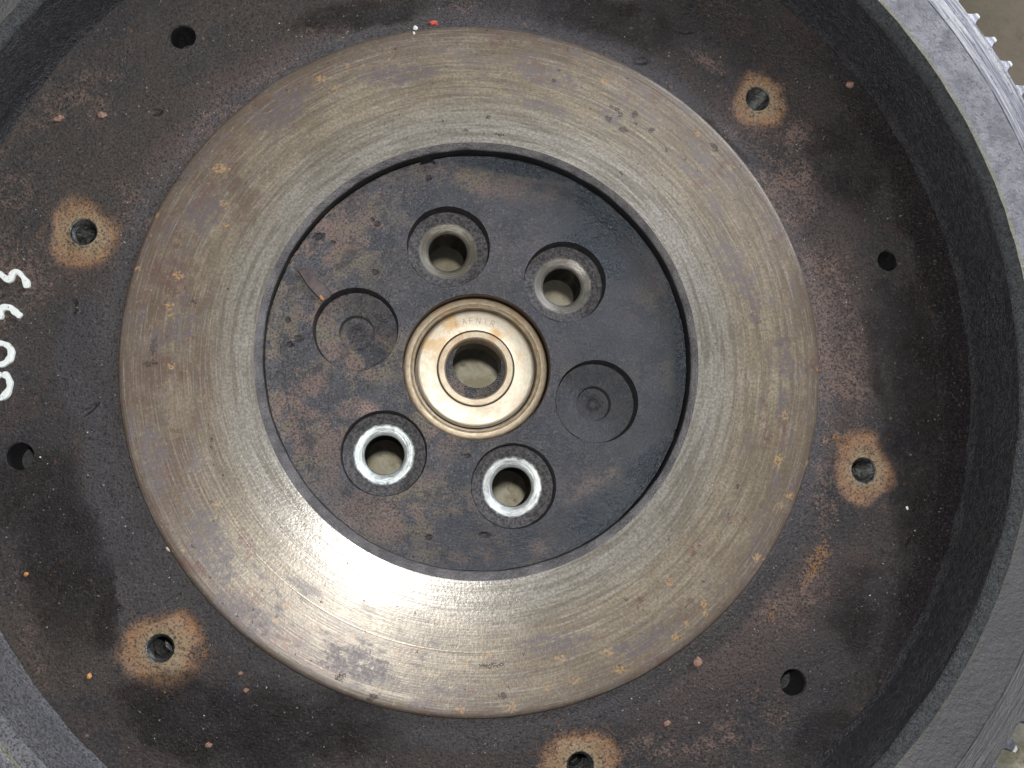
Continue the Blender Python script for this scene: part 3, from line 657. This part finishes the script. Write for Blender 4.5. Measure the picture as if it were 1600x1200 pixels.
# hand painted figures at the left edge of the web
s = N('white_marker_paint')
g = s.noise(scale=900, detail=4, rough=.7); g2 = s.noise(scale=260, detail=3)
M_paint = s.fin(s.mix(s.ramp(s.add(g, s.mul(g2, .6)), .93, 1.02, 0, .9), s.mix(g2, (.68, .72, .68), (.86, .88, .84)), (.10, .08, .08)), .5, 0, s.bump(g, .0003))
def ribbon(name, pts, wpx, z):
    """thick brush stroke through photograph points on the web"""
    P = [at(x, y, z) for x, y in pts]
    out = []
    for i in range(len(P)-1):          # Catmull-Rom
        p0, p1, p2, p3 = P[max(i-1, 0)], P[i], P[i+1], P[min(i+2, len(P)-1)]
        for t in range(6):
            t /= 6; out.append(.5*((2*p1)+(p2-p0)*t+(2*p0-5*p1+4*p2-p3)*t*t+(3*p1-p0-3*p2+p3)*t**3))
    out.append(P[-1])
    vs, fs = [], []
    n = len(out)
    for i, p in enumerate(out):
        d = (out[min(i+1, n-1)]-out[max(i-1, 0)]).normalized(); nn = Vector((-d.y, d.x, 0))
        e = min(1.0, .55+.45*min(i, n-1-i)/2)
        w = wpx/7800*e*(1+.55*mnoise.noise(p*500))
        for kk, zz in ((-1, -.0014), (-.8, .0003), (0, .00045), (.8, .0003), (1, -.0014)): vs.append(p+nn*w*kk+Vector((0, 0, zz)))
    for i in range(n-1):
        for j in range(4): fs.append((i*5+j, i*5+j+1, i*5+j+6, i*5+j+5))
    fs.append((0, 1, 2, 3, 4)); fs.append(tuple((n-1)*5+j for j in (4, 3, 2, 1, 0)))
    me = bpy.data.meshes.new(name); me.from_pydata([tuple(v) for v in vs], [], fs); smooth(me, 60)
    return me
ZP = ZW+.0006
marks = [[(-34, 452), (-30, 432), (-14, 424), (2, 430), (14, 438), (19, 428), (26, 424), (34, 431), (40, 440), (42, 450)],
         [(-34, 505), (-32, 488), (-18, 480), (-6, 492), (1, 495), (0, 486), (6, 480), (16, 481), (24, 488), (33, 495)],
         [(-2, 570), (-18, 566), (-26, 552), (-18, 538), (-2, 536), (10, 539), (17, 548), (15, 560), (6, 568), (-2, 570)],
         [(2, 584), (-12, 590), (-20, 602), (-14, 618), (0, 622), (10, 614), (15, 602), (12, 590), (4, 583)]]
for mk in marks:
    link('paint_mark', ribbon('paint_mark', mk, 10.0, ZP), M_paint, fw)

# ------------------------------------------------------------------ loose bits lying on the flywheel
def crumb(name, px, py, z, rx, ry, h, mat, label, ang=0, cat='debris', seed=0, group=None):
    rx *= .85; ry *= .85; h *= .7
    bm = bmesh.new(); bmesh.ops.create_icosphere(bm, subdivisions=2, radius=1)
    for v in bm.verts:
        n = 1+.55*mnoise.noise(v.co*2.3+Vector((seed*3.1, seed, 0)))
        v.co = Vector((v.co.x*rx/3950*n, v.co.y*ry/3950*n, v.co.z*h*n))
    me = bpy.data.meshes.new(name); bm.to_mesh(me); bm.free()
    o = link(name, me, mat); p = at(px, py, z); o.location = (p.x, p.y, z+h*.45); o.rotation_euler = (0, 0, math.radians(ang))
    tag(o, label=label, category=cat)
    if group: o['group'] = group
    return o
M_red = simple('red_paint_chip', (.50, .06, .035), (.62, .12, .07), 900, .5, 0)
M_white = simple('white_chip', (.70, .68, .62), (.85, .84, .8), 900, .5, 0)
M_rust = simple('rust_lump', (.19, .095, .060), (.30, .19, .14), 900, .7, 0)
M_orange = simple('orange_rust_bead', (.45, .19, .05), (.58, .31, .10), 900, .6, 0)
M_scab = simple('dried_grease', (.055, .040, .040), (.085, .060, .056), 350, .6, 0, .0003)
G = 'loose crumbs lying on the flywheel'
crumb('paint_chip', 677, 36, -.0035, 9, 5, .0008, M_red, 'bright red paint chip at the top edge of the friction ring', -8, 'paint chip', 1, G)
crumb('white_chip', 649, 44, -.0005, 4.5, 5, .0007, M_white, 'larger white chip at the top edge of the ring beside the red chip', 20, 'chip', 2, G)
crumb('white_chip', 647, 52, 0, 2.0, 3.4, .0004, M_white, 'tiny white sliver just below the larger white chip', 30, 'chip', 3, G)
crumb('rust_lump', 93, 185, ZW, 9, 6, .0011, M_rust, 'reddish rust lump at upper left, nearer the left edge of the photo', 20, 'rust lump', 4, G)
crumb('rust_lump', 160, 180, ZW, 9, 7, .0012, M_rust, 'pinkish tan rust lump at upper left, to the right of the redder lump', -20, 'rust lump', 5, G)
crumb('rust_lump', 1328, 133, ZW+.001, 8, 7, .0015, M_rust, 'brown rust lump against the dark bowl wall at upper right', 0, 'rust lump', 6, G)
crumb('rust_bead', 140, 1056, ZW, 4.5, 5, .0009, M_orange, 'orange rust bead at lower left, left of the rusty threaded hole', 0, 'rust bead', 7, G)
crumb('rust_bead', 41, 897, ZW, 4, 3.5, .0008, M_orange, 'orange rust bead close to the left edge below the white figures', 0, 'rust bead', 8, G)
crumb('rust_lump', 326, 1164, ZW, 6, 4, .0008, M_rust, 'small reddish rust lump near the bottom edge below the lower left threaded hole', 0, 'rust lump', 9, G)
crumb('rust_lump', 385, 1078, ZW, 5, 4, .0008, M_rust, 'small rust lump lower of two beside the lower left edge of the ring', 0, 'rust lump', 10, G)
crumb('rust_lump', 376, 1052, ZW, 4, 3.5, .0008, M_rust, 'small rust lump upper of two beside the lower left edge of the ring', 0, 'rust lump', 11, G)
crumb('metal_chip', 264, 858, ZW+.001, 6, 3, .0006, simple('pale_brass_chip', (.62, .5, .36), (.75, .62, .5), 900, .4, .2), 'pale tan chip at the lower left edge of the friction ring', -35, 'chip', 12, G)
crumb('white_chip', 1417, 794, ZW, 2.5, 4, .0006, M_white, 'small white chip right of the right hand rusty threaded hole', 20, 'chip', 13, G)
crumb('rust_lump', 1090, 1035, ZW, 9, 8, .0014, M_rust, 'dull brown rust lump below the lower right edge of the friction ring', 0, 'rust lump', 14, G)
crumb('rust_lump', 1042, 1130, ZW, 7, 5, .0012, M_rust, 'tan rust lump near the bottom edge right of the lowest threaded hole', 20, 'rust lump', 15, G)
# the dried flake in the recess
def flake():
    pts = [(463, 421), (472, 418), (486, 420), (492, 429), (500, 438), (512, 449), (519, 458), (515, 464), (508, 468), (505, 472), (498, 466), (489, 457), (480, 447), (470, 431)]
    P = [at(x, y, ZH+.0011) for x, y in pts]; c = sum(P, Vector())/len(P)
    bm = bmesh.new()
    up = [bm.verts.new((c+(p-c)*.86)-c+Vector((0, 0, .0002*(i % 3)))) for i, p in enumerate(P)]
    mid = [bm.verts.new((p-c)+Vector((0, 0, -.0006))) for p in P]
    lo = [bm.verts.new((p-c)+Vector((0, 0, -.0012))) for p in P]
    bm.faces.new(up); n = len(P)
    for a, b in ((up, mid), (mid, lo)):
        for i in range(n): bm.faces.new((a[i], b[i], b[(i+1) % n], a[(i+1) % n]))
    bmesh.ops.recalc_face_normals(bm, faces=bm.faces)
    me = bpy.data.meshes.new('grease_flake'); bm.to_mesh(me); bm.free(); smooth(me, 40)
    o = link('grease_flake', me, M_scab); o.location = c
    tag(o, label='dark brown strip of dried grease above the upper left blind hole in the recess', category='grease flake')
flake()
crumb('rust_bead', 502, 464, ZH+.0008, 4, 7, .0008, simple('orange_brown_crust', (.34, .15, .07), (.45, .22, .1), 900, .7, 0), 'orange brown crumb at the lower end of the dark grease strip', 40, 'rust bead', 20, G)

# fine grit over web and ring: nobody could count it
bm = bmesh.new()
rng = random.Random(3)
def grain(p, s):
    vs = [bm.verts.new(p+Vector((rng.uniform(-1, 1), rng.uniform(-1, 1), rng.uniform(-.2, .9)))*s) for _ in range(4)]
    for t in ((0, 1, 2), (0, 3, 1), (1, 3, 2), (2, 3, 0)): bm.faces.new([vs[i] for i in t])
for i in range(2600):
    a = rng.uniform(0, 2*PI); r = math.sqrt(rng.uniform(.144**2, .2**2))
    if any((Vector((r*math.cos(a), r*math.sin(a)))-q.xy).length < .0068 for q in mounts+dowels): continue
    grain(Vector((r*math.cos(a), r*math.sin(a), ZW+.0002)), rng.choice((.00022, .0003, .0003, .00045)))
for i in range(350):
    a = rng.uniform(0, 2*PI); r = math.sqrt(rng.uniform(.089**2, .139**2))
    grain(Vector((r*math.cos(a), r*math.sin(a), .0001)), rng.choice((.0002, .00028)))
me = bpy.data.meshes.new('grit'); bm.to_mesh(me); bm.free()
def mat_grit():
    s = N('mixed_grit'); v, c = s.vor(120, color=True); se = s.t.nodes.new('ShaderNodeSeparateColor'); s.put(se.inputs[0], c)
    col = s.mix(s.ramp(se.outputs[0], .3, .7), (.06, .05, .045), (.30, .20, .13)); col = s.mix(s.math('GREATER_THAN', se.outputs[1], .85), col, (.45, .44, .42))
    return s.fin(col, .45, .2)
o = link('grit', me, mat_grit()); o['kind'] = 'stuff'

# ------------------------------------------------------------------ ground
s = N('workshop_floor')
w = s.warp(.03, 12)
n1 = s.noise(w, 14, 5, .6); n2 = s.noise(scale=160, detail=5, rough=.65); n3 = s.noise(w, 90, 6, .7, off=3)
c = s.mix(s.ramp(n1, .4, .6), (.125, .098, .058), (.17, .132, .090))
lt = s.blobs(s.warp(.01, 60), ZG, [(760, 640, 330, 300, 0), (1640, 1230, 200, 220, 0)], .3)
c = s.mix(lt, c, s.mix(s.ramp(n3, .4, .6), (.32, .28, .18), (.46, .42, .32)))
c = s.mix(s.ramp(n2, .56, .7, 0, .6), c, (.10, .075, .05))
gm = s.fin(c, .8, 0, s.bump(n2, .0008))
bm = bmesh.new(); bmesh.ops.create_grid(bm, x_segments=60, y_segments=60, size=1.6)
for v in bm.verts: v.co.z = ZG + (.0008*mnoise.noise(v.co*9))*(1 if v.co.length > .3 else 0)
me = bpy.data.meshes.new('floor'); bm.to_mesh(me); bm.free(); smooth(me)
o = link('floor', me, gm); o['kind'] = 'structure'
